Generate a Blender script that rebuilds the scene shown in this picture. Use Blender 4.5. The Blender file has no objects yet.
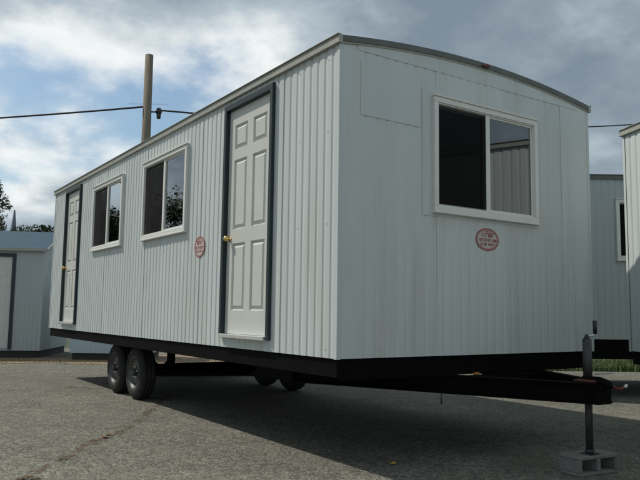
import bpy, bmesh, math, random
from mathutils import Vector, Matrix, Euler
R = math.radians
random.seed(7)
scn = bpy.context.scene
col = scn.collection

# ------------------------------------------------------------------ camera
cam_d = bpy.data.cameras.new('camera'); cam = bpy.data.objects.new('camera', cam_d); col.objects.link(cam)
cam_d.sensor_width = 36; cam_d.lens = 691.3 / 640 * 36; cam_d.clip_start = 0.05; cam_d.clip_end = 3000
yaw, pitch, roll = R(34.002), R(5.965), R(0.789)
f_ = Vector((math.sin(yaw) * math.cos(pitch), math.cos(yaw) * math.cos(pitch), math.sin(pitch)))
r_ = Vector((math.cos(yaw), -math.sin(yaw), 0)); u_ = r_.cross(f_)
rr = math.cos(roll) * r_ + math.sin(roll) * u_; uu = -math.sin(roll) * r_ + math.cos(roll) * u_
M = Matrix((rr, uu, -f_)).transposed().to_4x4(); M.translation = (-2.781, -3.901, 1.118)
cam.matrix_world = M
scn.camera = cam

# ------------------------------------------------------------------ light
SUN = Vector((-0.47, 0.70, 1.0)).normalized()
sun_el = math.asin(SUN.z); sun_az = math.atan2(SUN.x, SUN.y)
world = bpy.data.worlds.new('World'); scn.world = world; world.use_nodes = True
def build_world():
    nt = world.node_tree; N = nt.nodes; Lk = nt.links; N.clear()
    out = N.new('ShaderNodeOutputWorld'); bg = N.new('ShaderNodeBackground'); bg.inputs[1].default_value = 0.10
    Lk.new(bg.outputs[0], out.inputs[0])
    sky = N.new('ShaderNodeTexSky'); sky.sky_type = 'NISHITA'; sky.sun_disc = False
    sky.sun_elevation = sun_el; sky.sun_rotation = sun_az; sky.air_density = 1.0; sky.dust_density = 1.5; sky.ozone_density = 1.5
    tc = N.new('ShaderNodeTexCoord'); sp = N.new('ShaderNodeSeparateXYZ'); Lk.new(tc.outputs['Generated'], sp.inputs[0])
    def math_(op, a, b=None, clamp=False):
        n = N.new('ShaderNodeMath'); n.operation = op; n.use_clamp = clamp
        for i, v in enumerate((a, b)):
            if v is None: continue
            if isinstance(v, (int, float)): n.inputs[i].default_value = v
            else: Lk.new(v, n.inputs[i])
        return n.outputs[0]
    zz = math_('ADD', math_('MAXIMUM', sp.outputs[2], 0.0), 0.34)
    uv = N.new('ShaderNodeCombineXYZ')
    Lk.new(math_('DIVIDE', sp.outputs[0], zz), uv.inputs[0]); Lk.new(math_('DIVIDE', sp.outputs[1], zz), uv.inputs[1])
    def noise(scale, detail, rough, off, dist=0.0):
        mp = N.new('ShaderNodeMapping'); mp.inputs['Location'].default_value = off; Lk.new(uv.outputs[0], mp.inputs[0])
        n = N.new('ShaderNodeTexNoise'); n.inputs['Scale'].default_value = scale; n.inputs['Detail'].default_value = detail
        n.inputs['Roughness'].default_value = rough; n.inputs['Distortion'].default_value = dist
        Lk.new(mp.outputs[0], n.inputs['Vector']); return n.outputs['Fac']
    OFF = (19.6, 14.35, 0)
    def dens(sh):
        big = noise(0.85, 2, 0.5, (OFF[0] + sh[0], OFF[1] + sh[1], 0), 0.1)
        fine = noise(2.3, 7, 0.56, (OFF[0] + 4 + sh[0], OFF[1] + sh[1], 2), 0.0)
        return math_('ADD', math_("MULTIPLY", big, 0.54), math_("MULTIPLY", fine, 0.46))
    d = dens((0, 0)); d2 = dens((-0.055, 0.075))          # density here and a little towards the sun
    def rng(src, a, b_, lo=0.0, hi=1.0, smooth=False):
        n = N.new('ShaderNodeMapRange'); n.inputs[1].default_value = a; n.inputs[2].default_value = b_; n.inputs[3].default_value = lo; n.inputs[4].default_value = hi
        if smooth: n.interpolation_type = 'SMOOTHSTEP'
        Lk.new(src, n.inputs[0]); return n.outputs[0]
    cover = rng(d, 0.37, 0.47, 0, 1, True)
    thick = rng(d, 0.42, 0.57, 1, 0, True)                 # thin edges bright, thick middles grey
    side = rng(math_('SUBTRACT', d, d2), -0.075, 0.075, 0.0, 1.0)   # sun side of a billow brighter
    lit = math_('ADD', math_('MULTIPLY', thick, 0.80), math_('MULTIPLY', math_('SUBTRACT', side, 0.28), 0.75), True)
    cr = N.new('ShaderNodeValToRGB'); e = cr.color_ramp.elements
    e[0].position = 0.08; e[0].color = (0.21, 0.27, 0.325, 1)
    e[1].position = 1.0; e[1].color = (0.90, 0.93, 0.93, 1)
    for pos, c in ((0.35, (0.29, 0.36, 0.42, 1)), (0.65, (0.46, 0.54, 0.60, 1))):
        x = e.new(pos); x.color = c
    Lk.new(lit, cr.inputs[0])
    gain = N.new('ShaderNodeVectorMath'); gain.operation = 'SCALE'; Lk.new(cr.outputs[0], gain.inputs[0]); gain.inputs[3].default_value = 10.0
    mix = N.new('ShaderNodeMix'); mix.data_type = 'RGBA'; Lk.new(cover, mix.inputs[0])
    skg = N.new('ShaderNodeVectorMath'); skg.operation = 'MULTIPLY'; Lk.new(sky.outputs[0], skg.inputs[0]); skg.inputs[1].default_value = (1.05, 1.15, 1.10)
    Lk.new(skg.outputs[0], mix.inputs[6]); Lk.new(gain.outputs[0], mix.inputs[7])
    Lk.new(mix.outputs[2], bg.inputs[0])
build_world()
sl = bpy.data.lights.new('sun', 'SUN'); sun = bpy.data.objects.new('sun', sl); col.objects.link(sun)
sl.energy = 3.5; sl.angle = R(0.55); sl.color = (1.0, 0.94, 0.85)
sun.rotation_euler = SUN.to_track_quat('Z', 'Y').to_euler(); sun.location = SUN * 60
vs = scn.view_settings; scn.display_settings.display_device = 'sRGB'
vs.view_transform = 'Standard'; vs.look = 'None'; vs.gamma = 1.0; vs.use_curve_mapping = False; vs.exposure = 0.0

# ------------------------------------------------------------------ helpers
class MB:
    def __init__(s): s.v = []; s.f = []; s.sm = []
    def face(s, pts, smooth=False):
        i = len(s.v); s.v += [tuple(p) for p in pts]; s.f.append(tuple(range(i, i + len(pts)))); s.sm.append(smooth); return s
    def box(s, x0, x1, y0, y1, z0, z1):
        i = len(s.v)
        s.v += [(x0, y0, z0), (x1, y0, z0), (x1, y1, z0), (x0, y1, z0), (x0, y0, z1), (x1, y0, z1), (x1, y1, z1), (x0, y1, z1)]
        for q in ((3, 2, 1, 0), (4, 5, 6, 7), (0, 1, 5, 4), (1, 2, 6, 5), (2, 3, 7, 6), (3, 0, 4, 7)):
            s.f.append(tuple(i + k for k in q)); s.sm.append(False)
        return s
    def bar(s, a, b, w, h, up=(0, 0, 1)):
        """box beam from a to b; w across, h along up"""
        a = Vector(a); b = Vector(b); d = (b - a).normalized(); side = d.cross(Vector(up)).normalized(); up = side.cross(d)
        i = len(s.v)
        for p in (a, b):
            for sx, sz in ((-1, -1), (1, -1), (1, 1), (-1, 1)): s.v.append(tuple(p + side * (sx * w / 2) + up * (sz * h / 2)))
        for q in ((0, 1, 2, 3), (7, 6, 5, 4), (0, 4, 5, 1), (1, 5, 6, 2), (2, 6, 7, 3), (3, 7, 4, 0)):
            s.f.append(tuple(i + k for k in q)); s.sm.append(False)
        return s
    def tube(s, pts, rad, n=8, cap=True):
        pts = [Vector(p) for p in pts]; rads = rad if isinstance(rad, (list, tuple)) else [rad] * len(pts)
        i0 = len(s.v); prev = None
        for k, p in enumerate(pts):
            d = (pts[min(k + 1, len(pts) - 1)] - pts[max(k - 1, 0)]).normalized()
            a = prev if prev is not None else (Vector((0, 0, 1)) if abs(d.z) < 0.9 else Vector((1, 0, 0)))
            a = (a - d * a.dot(d)).normalized(); b = d.cross(a); prev = a
            for j in range(n):
                t = 2 * math.pi * j / n; s.v.append(tuple(p + (a * math.cos(t) + b * math.sin(t)) * rads[k]))
        for k in range(len(pts) - 1):
            for j in range(n):
                s.f.append((i0 + k * n + j, i0 + k * n + (j + 1) % n, i0 + (k + 1) * n + (j + 1) % n, i0 + (k + 1) * n + j)); s.sm.append(True)
        if cap:
            s.f.append(tuple(i0 + j for j in reversed(range(n)))); s.sm.append(False)
            s.f.append(tuple(i0 + (len(pts) - 1) * n + j for j in range(n))); s.sm.append(False)
        return s
    def lathe_x(s, prof, c, n=40):
        """prof: list of (x, r) revolved about the x axis through c"""
        i0 = len(s.v)
        for x, r in prof:
            for j in range(n):
                t = 2 * math.pi * j / n; s.v.append((c[0] + x, c[1] + r * math.cos(t), c[2] + r * math.sin(t)))
        for k in range(len(prof) - 1):
            for j in range(n):
                s.f.append((i0 + k * n + j, i0 + (k + 1) * n + j, i0 + (k + 1) * n + (j + 1) % n, i0 + k * n + (j + 1) % n)); s.sm.append(True)
        return s
    def frustum(s, x0, x1, ya, yb, za, zb, ins):
        """raised panel towards -x: base at x0, top at x1, inset ins"""
        i = len(s.v)
        s.v += [(x0, ya, za), (x0, yb, za), (x0, yb, zb), (x0, ya, zb), (x1, ya + ins, za + ins), (x1, yb - ins, za + ins), (x1, yb - ins, zb - ins), (x1, ya + ins, zb - ins)]
        for q in ((7, 6, 5, 4), (0, 4, 5, 1), (1, 5, 6, 2), (2, 6, 7, 3), (3, 7, 4, 0)):
            s.f.append(tuple(i + k for k in q)); s.sm.append(False)
        return s
    def mesh(s, name, mat, fixn=True):
        me = bpy.data.meshes.new(name); me.from_pydata(s.v, [], s.f)
        me.polygons.foreach_set('use_smooth', s.sm)
        me.materials.append(mat)
        if fixn:
            bm = bmesh.new(); bm.from_mesh(me); bmesh.ops.recalc_face_normals(bm, faces=bm.faces[:]); bm.to_mesh(me); bm.free()
        return me
    def build(s, name, mat, parent=None, bevel=0, fixn=True):
        o = bpy.data.objects.new(name, s.mesh(name, mat, fixn)); col.objects.link(o); o.parent = parent
        if bevel:
            m = o.modifiers.new('bevel', 'BEVEL'); m.width = bevel; m.segments = 2; m.limit_method = 'ANGLE'; m.angle_limit = R(40)
        return o
def empty(name, loc, rz=0, label=None, cat=None, group=None):
    o = bpy.data.objects.new(name, None); col.objects.link(o); o.location = loc; o.rotation_euler = (0, 0, rz); o.empty_display_size = 0.2
    if label: tag(o, label, cat, group)
    return o
def tag(o, label, cat, group=None):
    o['label'] = label; o['category'] = cat
    if group: o['group'] = group
    return o
def struct(o): o['kind'] = 'structure'; return o
def part(parent, name, mesh, loc=(0, 0, 0), rot=(0, 0, 0)):
    o = bpy.data.objects.new(name, mesh); col.objects.link(o); o.parent = parent; o.location = loc; o.rotation_euler = rot; return o

# ------------------------------------------------------------------ materials
MATS = {}
def mat(name, colr, rough=0.6, metal=0.0, var=0.0, vscale=6.0, bump=0.0, bscale=80.0, spec=0.5, stretch=(1, 1, 1), dirt=None, dirt_amt=0.0, dirt_scale=3.0, coat=0.0, panelvar=0.0):
    if name in MATS: return MATS[name]
    m = bpy.data.materials.new(name); m.use_nodes = True; nt = m.node_tree; N = nt.nodes; Lk = nt.links
    b = N['Principled BSDF']; b.inputs['Base Color'].default_value = (*colr, 1); b.inputs['Roughness'].default_value = rough; b.inputs['Metallic'].default_value = metal
    b.inputs['Specular IOR Level'].default_value = spec; b.inputs['Coat Weight'].default_value = coat
    tc = N.new('ShaderNodeTexCoord'); mp = N.new('ShaderNodeMapping'); mp.inputs['Scale'].default_value = stretch; Lk.new(tc.outputs['Object'], mp.inputs[0])
    cur = None
    if var:
        n = N.new('ShaderNodeTexNoise'); n.inputs['Scale'].default_value = vscale; n.inputs['Detail'].default_value = 6; Lk.new(mp.outputs[0], n.inputs['Vector'])
        mr = N.new('ShaderNodeMapRange'); mr.inputs[1].default_value = 0.3; mr.inputs[2].default_value = 0.7; mr.inputs[3].default_value = 1 - var; mr.inputs[4].default_value = 1 + var
        Lk.new(n.outputs['Fac'], mr.inputs[0])
        vm = N.new('ShaderNodeVectorMath'); vm.operation = 'SCALE'; vm.inputs[0].default_value = colr; Lk.new(mr.outputs[0], vm.inputs[3]); cur = vm.outputs[0]
        r2 = N.new('ShaderNodeMapRange'); r2.inputs[3].default_value = max(0, rough - 0.08); r2.inputs[4].default_value = min(1, rough + 0.1); Lk.new(n.outputs['Fac'], r2.inputs[0]); Lk.new(r2.outputs[0], b.inputs['Roughness'])
    if panelvar and cur:
        oi = N.new('ShaderNodeObjectInfo'); pr = N.new('ShaderNodeMapRange'); pr.inputs[3].default_value = 1 - panelvar; pr.inputs[4].default_value = 1 + panelvar; Lk.new(oi.outputs['Random'], pr.inputs[0])
        pv = N.new('ShaderNodeVectorMath'); pv.operation = 'SCALE'; Lk.new(cur, pv.inputs[0]); Lk.new(pr.outputs[0], pv.inputs[3]); cur = pv.outputs[0]
    if dirt:
        n = N.new('ShaderNodeTexNoise'); n.inputs['Scale'].default_value = dirt_scale; n.inputs['Detail'].default_value = 8; n.inputs['Roughness'].default_value = 0.65; Lk.new(mp.outputs[0], n.inputs['Vector'])
        mr = N.new('ShaderNodeMapRange'); mr.inputs[1].default_value = 0.5; mr.inputs[2].default_value = 0.75; mr.inputs[4].default_value = dirt_amt; Lk.new(n.outputs['Fac'], mr.inputs[0])
        mx = N.new('ShaderNodeMix'); mx.data_type = 'RGBA'; Lk.new(mr.outputs[0], mx.inputs[0]); mx.inputs[7].default_value = (*dirt, 1)
        if cur: Lk.new(cur, mx.inputs[6])
        else: mx.inputs[6].default_value = (*colr, 1)
        cur = mx.outputs[2]
    if cur: Lk.new(cur, b.inputs['Base Color'])
    if bump:
        n = N.new('ShaderNodeTexNoise'); n.inputs['Scale'].default_value = bscale; n.inputs['Detail'].default_value = 4; Lk.new(mp.outputs[0], n.inputs['Vector'])
        bp = N.new('ShaderNodeBump'); bp.inputs['Strength'].default_value = bump; bp.inputs['Distance'].default_value = 0.01; Lk.new(n.outputs['Fac'], bp.inputs['Height']); Lk.new(bp.outputs[0], b.inputs['Normal'])
    MATS[name] = m; return m
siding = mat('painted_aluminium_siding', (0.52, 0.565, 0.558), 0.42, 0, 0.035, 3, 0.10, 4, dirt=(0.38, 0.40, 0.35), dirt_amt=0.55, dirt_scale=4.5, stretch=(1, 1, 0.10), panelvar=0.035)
siding_b = mat('darker_aluminium_siding', (0.37, 0.415, 0.42), 0.45, 0, 0.04, 3, 0.06, 5, dirt=(0.27, 0.29, 0.26), dirt_amt=0.4, dirt_scale=3, stretch=(1, 1, 0.12))  # darker, greyer base colour than the main siding
trim_w = mat('white_window_trim', (0.68, 0.69, 0.65), 0.4, 0, 0.03, 8, dirt=(0.4, 0.38, 0.32), dirt_amt=0.2, dirt_scale=9)
edge_m = mat('galvanised_roof_edge', (0.33, 0.335, 0.29), 0.5, 0.1, 0.10, 12, 0.05, 20, dirt=(0.25, 0.24, 0.20), dirt_amt=0.5, dirt_scale=7)
gable_m = mat('shade_toned_roof_edge', (0.11, 0.12, 0.11), 0.5, 0.2, 0.15, 9, 0.08, 20, dirt=(0.10, 0.10, 0.08), dirt_amt=0.5, dirt_scale=8)  # galvanised edge with its shade put into a darker base colour
roof_m = mat('roof_membrane', (0.55, 0.56, 0.54), 0.6, 0.2, 0.1, 2, 0.1, 6)
door_m = mat('cream_steel_door', (0.56, 0.575, 0.53), 0.40, 0, 0.02, 5, 0.03, 150)
dframe_m = mat('blue_grey_door_frame', (0.013, 0.026, 0.031), 0.45, 0, 0.1, 8)
alu_m = mat('mill_aluminium', (0.68, 0.69, 0.68), 0.33, 0.6, 0.08, 10)
brass_m = mat('polished_brass', (0.80, 0.55, 0.20), 0.16, 1.0)
steel_m = mat('black_chassis_steel', (0.0035, 0.0035, 0.004), 0.65, 0, 0.25, 6, 0.1, 30, spec=0.06, dirt=(0.007, 0.006, 0.005), dirt_amt=0.4, dirt_scale=5)
jack_m = mat('worn_jack_steel', (0.04, 0.04, 0.042), 0.45, 0.3, 0.2, 20, dirt=(0.12, 0.07, 0.04), dirt_amt=0.4, dirt_scale=20)
zinc_m = mat('zinc_plated', (0.60, 0.60, 0.58), 0.3, 0.9)
rubber_m = mat('tyre_rubber', (0.010, 0.010, 0.010), 0.8, 0, 0.2, 9, 0.1, 60, dirt=(0.045, 0.04, 0.034), dirt_amt=0.45, dirt_scale=8)
rim_m = mat('silver_wheel', (0.075, 0.075, 0.074), 0.4, 0.5, 0.12, 14, dirt=(0.10, 0.08, 0.06), dirt_amt=0.55, dirt_scale=14)
black_m = mat('black_plastic', (0.012, 0.012, 0.012), 0.45)
block_m = mat('concrete_block', (0.19, 0.19, 0.175), 0.95, 0, 0.16, 25, 0.6, 120, dirt=(0.10, 0.098, 0.09), dirt_amt=0.6, dirt_scale=8)
wood_m = mat('plywood_floor', (0.20, 0.14, 0.08), 0.8, 0, 0.2, 6)
inner_m = mat('interior_panelling', (0.22, 0.20, 0.17), 0.7, 0, 0.08, 4)
red_m = mat('stencil_red', (0.30, 0.05, 0.045), 0.6, 0, 0.12, 40)
pink_m = mat('faded_pink_print', (0.50, 0.46, 0.43), 0.6, 0, 0.08, 30)
rust_m = mat('red_primer', (0.10, 0.022, 0.016), 0.6, 0, 0.2, 30, dirt=(0.05, 0.03, 0.02), dirt_amt=0.6, dirt_scale=20)
amber_m = mat('amber_lens', (0.45, 0.20, 0.05), 0.35)
pole_m = mat('weathered_pole', (0.20, 0.172, 0.13), 0.9, 0, 0.4, 5, 0.8, 30, stretch=(8, 8, 0.5))
cable_m = mat('cable_black', (0.03, 0.032, 0.035), 0.6)
blueroof_m = mat('blue_grey_metal_roof', (0.045, 0.09, 0.125), 0.7, 0.0, 0.1, 3, spec=0.12, dirt=(0.08, 0.13, 0.165), dirt_amt=0.4, dirt_scale=2)
skid_m = mat('dark_skid', (0.03, 0.03, 0.028), 0.8, 0, 0.2, 5)
spire_m = mat('slate_spire', (0.10, 0.13, 0.17), 0.7)
plate_m = mat('pale_plastic', (0.7, 0.7, 0.66), 0.4)
red_wire_m = mat('red_cable', (0.16, 0.02, 0.02), 0.6)

def glass_mat():
    m = bpy.data.materials.new('window_glass'); m.use_nodes = True; nt = m.node_tree; N = nt.nodes; Lk = nt.links; N.remove(N['Principled BSDF'])
    tr = N.new('ShaderNodeBsdfTransparent'); tr.inputs[0].default_value = (0.28, 0.32, 0.31, 1)
    gl = N.new('ShaderNodeBsdfGlossy'); gl.inputs['Roughness'].default_value = 0.008; gl.inputs[0].default_value = (0.95, 0.98, 1, 1)
    fr = N.new('ShaderNodeFresnel'); fr.inputs[0].default_value = 1.52
    tc = N.new('ShaderNodeTexCoord'); n = N.new('ShaderNodeTexNoise'); n.inputs['Scale'].default_value = 2.2; n.inputs['Detail'].default_value = 1; Lk.new(tc.outputs['Object'], n.inputs['Vector'])
    bp = N.new('ShaderNodeBump'); bp.inputs['Strength'].default_value = 0.012; bp.inputs['Distance'].default_value = 0.05; Lk.new(n.outputs['Fac'], bp.inputs['Height']); Lk.new(bp.outputs[0], gl.inputs['Normal'])
    mx = N.new('ShaderNodeMixShader'); # two panes, four surfaces: R4 = 4R / (1 + 3R)
    def mt(op, a, b):
        n_ = N.new('ShaderNodeMath'); n_.operation = op
        for i, v in enumerate((a, b)):
            if isinstance(v, (int, float)): n_.inputs[i].default_value = v
            else: Lk.new(v, n_.inputs[i])
        return n_.outputs[0]
    r4 = mt('DIVIDE', mt('MULTIPLY', fr.outputs[0], 4.0), mt('ADD', mt('MULTIPLY', fr.outputs[0], 3.0), 1.0))
    Lk.new(r4, mx.inputs[0]); Lk.new(tr.outputs[0], mx.inputs[1]); Lk.new(gl.outputs[0], mx.inputs[2])
    Lk.new(mx.outputs[0], N['Material Output'].inputs[0]); return m
glass_m = glass_mat()
def screen_mat():
    m = bpy.data.materials.new('insect_screen'); m.use_nodes = True; nt = m.node_tree; N = nt.nodes; Lk = nt.links
    b = N['Principled BSDF']; b.inputs['Base Color'].default_value = (0.005, 0.0055, 0.0055, 1); b.inputs['Roughness'].default_value = 0.9; b.inputs['Specular IOR Level'].default_value = 0.1
    tr = N.new('ShaderNodeBsdfTransparent'); mx = N.new('ShaderNodeMixShader'); mx.inputs[0].default_value = 0.84
    Lk.new(tr.outputs[0], mx.inputs[1]); Lk.new(b.outputs[0], mx.inputs[2]); Lk.new(mx.outputs[0], N['Material Output'].inputs[0]); return m
screen_m = screen_mat()

def asphalt_mat():
    m = bpy.data.materials.new('weathered_asphalt'); m.use_nodes = True; nt = m.node_tree; N = nt.nodes; Lk = nt.links; b = N['Principled BSDF']
    b.inputs['Roughness'].default_value = 0.92; b.inputs['Specular IOR Level'].default_value = 0.25
    tc = N.new('ShaderNodeTexCoord')
    def noise(s, d, r=0.6):
        n = N.new('ShaderNodeTexNoise'); n.inputs['Scale'].default_value = s; n.inputs['Detail'].default_value = d; n.inputs['Roughness'].default_value = r; Lk.new(tc.outputs['Object'], n.inputs['Vector']); return n.outputs['Fac']
    def rng(src, a, b_, c, d):
        n = N.new('ShaderNodeMapRange'); n.inputs[1].default_value = a; n.inputs[2].default_value = b_; n.inputs[3].default_value = c; n.inputs[4].default_value = d; Lk.new(src, n.inputs[0]); return n.outputs[0]
    def mul(a, b_):
        n = N.new('ShaderNodeMath'); n.operation = 'MULTIPLY'; Lk.new(a, n.inputs[0]); Lk.new(b_, n.inputs[1]); return n.outputs[0]
    vo = N.new('ShaderNodeTexVoronoi'); vo.inputs['Scale'].default_value = 62; Lk.new(tc.outputs['Object'], vo.inputs['Vector'])
    sep = N.new('ShaderNodeSeparateColor'); Lk.new(vo.outputs['Color'], sep.inputs[0])
    v2 = N.new('ShaderNodeTexVoronoi'); v2.inputs['Scale'].default_value = 27; Lk.new(tc.outputs['Object'], v2.inputs['Vector'])
    s2 = N.new('ShaderNodeSeparateColor'); Lk.new(v2.outputs['Color'], s2.inputs[0])
    stone = mul(rng(sep.outputs[0], 0, 1, 0.62, 1.38), rng(s2.outputs[1], 0.0, 1, 0.78, 1.22))
    gap = rng(vo.outputs['Distance'], 0.35, 0.75, 1.0, 0.55)
    patch = mul(rng(noise(0.35, 5), 0.3, 0.7, 0.74, 1.20), rng(noise(2.6, 6, 0.7), 0.3, 0.7, 0.80, 1.16))
    val = mul(mul(stone, gap), patch)
    cr = N.new('ShaderNodeVectorMath'); cr.operation = 'SCALE'; cr.inputs[0].default_value = (0.178, 0.175, 0.142); Lk.new(val, cr.inputs[3])
    # brown dusty / oily stains
    st = rng(noise(0.9, 7, 0.72), 0.52, 0.72, 0, 0.6)
    mx = N.new('ShaderNodeMix'); mx.data_type = 'RGBA'; Lk.new(st, mx.inputs[0]); Lk.new(cr.outputs[0], mx.inputs[6]); mx.inputs[7].default_value = (0.13, 0.115, 0.09, 1)
    Lk.new(mx.outputs[2], b.inputs['Base Color'])
    bp = N.new('ShaderNodeBump'); bp.inputs['Strength'].default_value = 0.7; bp.inputs['Distance'].default_value = 0.006
    inv = rng(vo.outputs['Distance'], 0, 0.8, 1, 0); Lk.new(inv, bp.inputs['Height']); Lk.new(bp.outputs[0], b.inputs['Normal'])
    return m
asphalt_m = asphalt_mat()
dirt_m = mat('brown_dirt', (0.21, 0.145, 0.085), 0.95, 0, 0.3, 3, 0.6, 30, dirt=(0.11, 0.085, 0.05), dirt_amt=0.7, dirt_scale=1.2)
grassland_m = mat('grass_ground', (0.04, 0.06, 0.02), 0.95, 0, 0.3, 2, 0.5, 20, dirt=(0.09, 0.08, 0.04), dirt_amt=0.5, dirt_scale=0.6)
crack_m = mat('crack_dirt', (0.115, 0.075, 0.036), 0.95, 0, 0.35, 18, 0.6, 60, dirt=(0.05, 0.045, 0.03), dirt_amt=0.8, dirt_scale=9)
def ragged(m, scale, lo, hi):
    # break the edges of a thin stain sheet up with noise-shaped gaps
    nt = m.node_tree; N = nt.nodes; Lk = nt.links; b = N['Principled BSDF']; out = N['Material Output']
    tc = N.new('ShaderNodeTexCoord'); n = N.new('ShaderNodeTexNoise'); n.inputs['Scale'].default_value = scale; n.inputs['Detail'].default_value = 6; n.inputs['Roughness'].default_value = 0.7; Lk.new(tc.outputs['Object'], n.inputs['Vector'])
    mr = N.new('ShaderNodeMapRange'); mr.inputs[1].default_value = lo; mr.inputs[2].default_value = hi; Lk.new(n.outputs['Fac'], mr.inputs[0])
    tr = N.new('ShaderNodeBsdfTransparent'); mx = N.new('ShaderNodeMixShader'); Lk.new(mr.outputs[0], mx.inputs[0]); Lk.new(tr.outputs[0], mx.inputs[1]); Lk.new(b.outputs[0], mx.inputs[2]); Lk.new(mx.outputs[0], out.inputs[0])
ragged(crack_m, 28, 0.46, 0.58)
def leaf_mat(name, a, b_):
    m = bpy.data.materials.new(name); m.use_nodes = True; nt = m.node_tree; N = nt.nodes; Lk = nt.links; p = N['Principled BSDF']
    p.inputs['Roughness'].default_value = 0.6
    g = N.new('ShaderNodeNewGeometry'); mx = N.new('ShaderNodeMix'); mx.data_type = 'RGBA'; mx.inputs[6].default_value = (*a, 1); mx.inputs[7].default_value = (*b_, 1)
    Lk.new(g.outputs['Random Per Island'], mx.inputs[0]); Lk.new(mx.outputs[2], p.inputs['Base Color']); return m
leaf_m = leaf_mat('tree_leaves', (0.018, 0.034, 0.010), (0.048, 0.070, 0.022))
blade_m = leaf_mat('grass_blades', (0.035, 0.075, 0.012), (0.09, 0.125, 0.035))
bark_m = mat('bark', (0.09, 0.07, 0.05), 0.9, 0, 0.3, 8, 0.5, 30)

# ------------------------------------------------------------------ ground
def sheet(name, pts, z, m):
    b = MB(); b.face([(x, y, z) for x, y in pts]); o = b.build(name, m, fixn=False); return struct(o)
sheet('grass_ground', [(-900, -900), (900, -900), (900, 900), (-900, 900)], -0.012, grassland_m)
sheet('asphalt_lot', [(-60, -45), (60, -45), (60, -18), (14.5, 2.2), (10.4, 4.3), (9.2, 5.2), (7.2, 9.4), (6.3, 16.5), (-60, 19)], 0.0, asphalt_m)
lot = bpy.data.objects['asphalt_lot']
# strip of brown dirt in front of the sheds
def blob_strip(name, path, m, z, parent, jag=0.25, seed=3, n=8):
    """irregular strip: path of (x, y, halfwidth)"""
    rd = random.Random(seed); L_, R_ = [], []
    for k in range(len(path) - 1):
        for j in range(n if k < len(path) - 2 else n + 1):
            t = j / n; x = path[k][0] * (1 - t) + path[k + 1][0] * t; y = path[k][1] * (1 - t) + path[k + 1][1] * t; w = path[k][2] * (1 - t) + path[k + 1][2] * t
            d = Vector((path[k + 1][0] - path[k][0], path[k + 1][1] - path[k][1])).normalized(); nn = Vector((-d.y, d.x))
            off = rd.uniform(-jag, jag) * w
            L_.append((x + nn.x * (w * rd.uniform(1 - jag, 1 + jag) + off), y + nn.y * (w * rd.uniform(1 - jag, 1 + jag) + off), z)); R_.append((x - nn.x * (w * rd.uniform(1 - jag, 1 + jag) - off), y - nn.y * (w * rd.uniform(1 - jag, 1 + jag) - off), z))
    b = MB()
    for k in range(len(L_) - 1): b.face([R_[k], R_[k + 1], L_[k + 1], L_[k]])
    return b.build(name, m, parent, fixn=False)
struct(blob_strip('dirt_strip', [(-8, 15.4, 1.5), (-2, 13.4, 1.0), (1.2, 11.9, 0.9), (3.2, 11.1, 1.9), (4.9, 10.3, 2.0), (7.2, 8.9, 1.6)], dirt_m, 0.004, None, 0.12))
CR = [(-2.25, .45), (-1.77, 1.045), (-1.656, 1.207), (-1.466, 1.459), (-1.248, 1.748), (-.993, 2.183), (-.79, 2.342), (-.575, 2.581), (-.252, 3.087), (.062, 3.648), (.319, 4.075), (.9, 5.1)]
crd = random.Random(21)
def crack_run(pts, wmin, wmax, gap):
    run = []
    for k in range(len(pts) - 1):
        for j in range(7):
            t = j / 7; x = pts[k][0] * (1 - t) + pts[k + 1][0] * t + crd.gauss(0, 0.012); y = pts[k][1] * (1 - t) + pts[k + 1][1] * t + crd.gauss(0, 0.012)
            if crd.random() < gap and len(run) > 2:
                blob_strip('crack', run, crack_m, 0.0025, lot, 0.45, crd.randrange(9999), 3); run = []
            else: run.append((x, y, crd.uniform(wmin, wmax) * (1.8 if crd.random() < 0.12 else 1)))
    if len(run) > 1: blob_strip('crack', run, crack_m, 0.0025, lot, 0.45, 3, 2)
crack_run(CR, 0.02, 0.055, 0.04)
crack_run([(-.12, 6.55), (.069, 6.253), (.156, 6.066), (.33, 5.96)], 0.015, 0.05, 0.05)

# ------------------------------------------------------------------ siding wall builder
PITCH = 0.0965; GD = 0.0075
PROF = ((0.0, 0.18), (0.12, 0.0), (0.50, 0.0), (0.64, 0.18), (0.76, 0.85), (0.84, 1.0), (0.92, 0.75))
def islands(mb):
    key = {}; ids = [key.setdefault(tuple(round(c, 4) for c in v), len(key)) for v in mb.v]; up = list(range(len(key)))
    def find(a):
        while up[a] != a: up[a] = up[up[a]]; a = up[a]
        return a
    # faces that share an edge belong together (neighbouring columns overlap along a vertical line)
    for f in mb.f:
        for i in f[1:]: up[find(ids[i])] = find(ids[f[0]])
    groups = {}
    for f in mb.f: groups.setdefault(find(ids[f[0]]), []).append(f)
    boxes = []
    for fs in groups.values():
        o = MB(); o.fs = fs
        for f in fs: o.face([mb.v[i] for i in f])
        boxes.append(o)
    # merge groups whose vertical edges overlap (T-junctions at opening corners)
    def vspans(o):
        r = []
        for f in o.f:
            for a, b_ in ((f[0], f[3]), (f[1], f[2])):
                r.append((round(o.v[a][0], 4), round(o.v[a][1], 4), min(o.v[a][2], o.v[b_][2]), max(o.v[a][2], o.v[b_][2])))
        return r
    changed = True
    while changed:
        changed = False
        for i in range(len(boxes)):
            for k in range(i + 1, len(boxes)):
                si, sk = vspans(boxes[i]), vspans(boxes[k])
                if any(p[0] == q[0] and p[1] == q[1] and min(p[3], q[3]) - max(p[2], q[2]) > 1e-3 for p in si for q in sk):
                    b = boxes.pop(k)
                    for f in b.f: boxes[i].face([b.v[j] for j in f])
                    changed = True; break
            if changed: break
    return boxes
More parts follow.
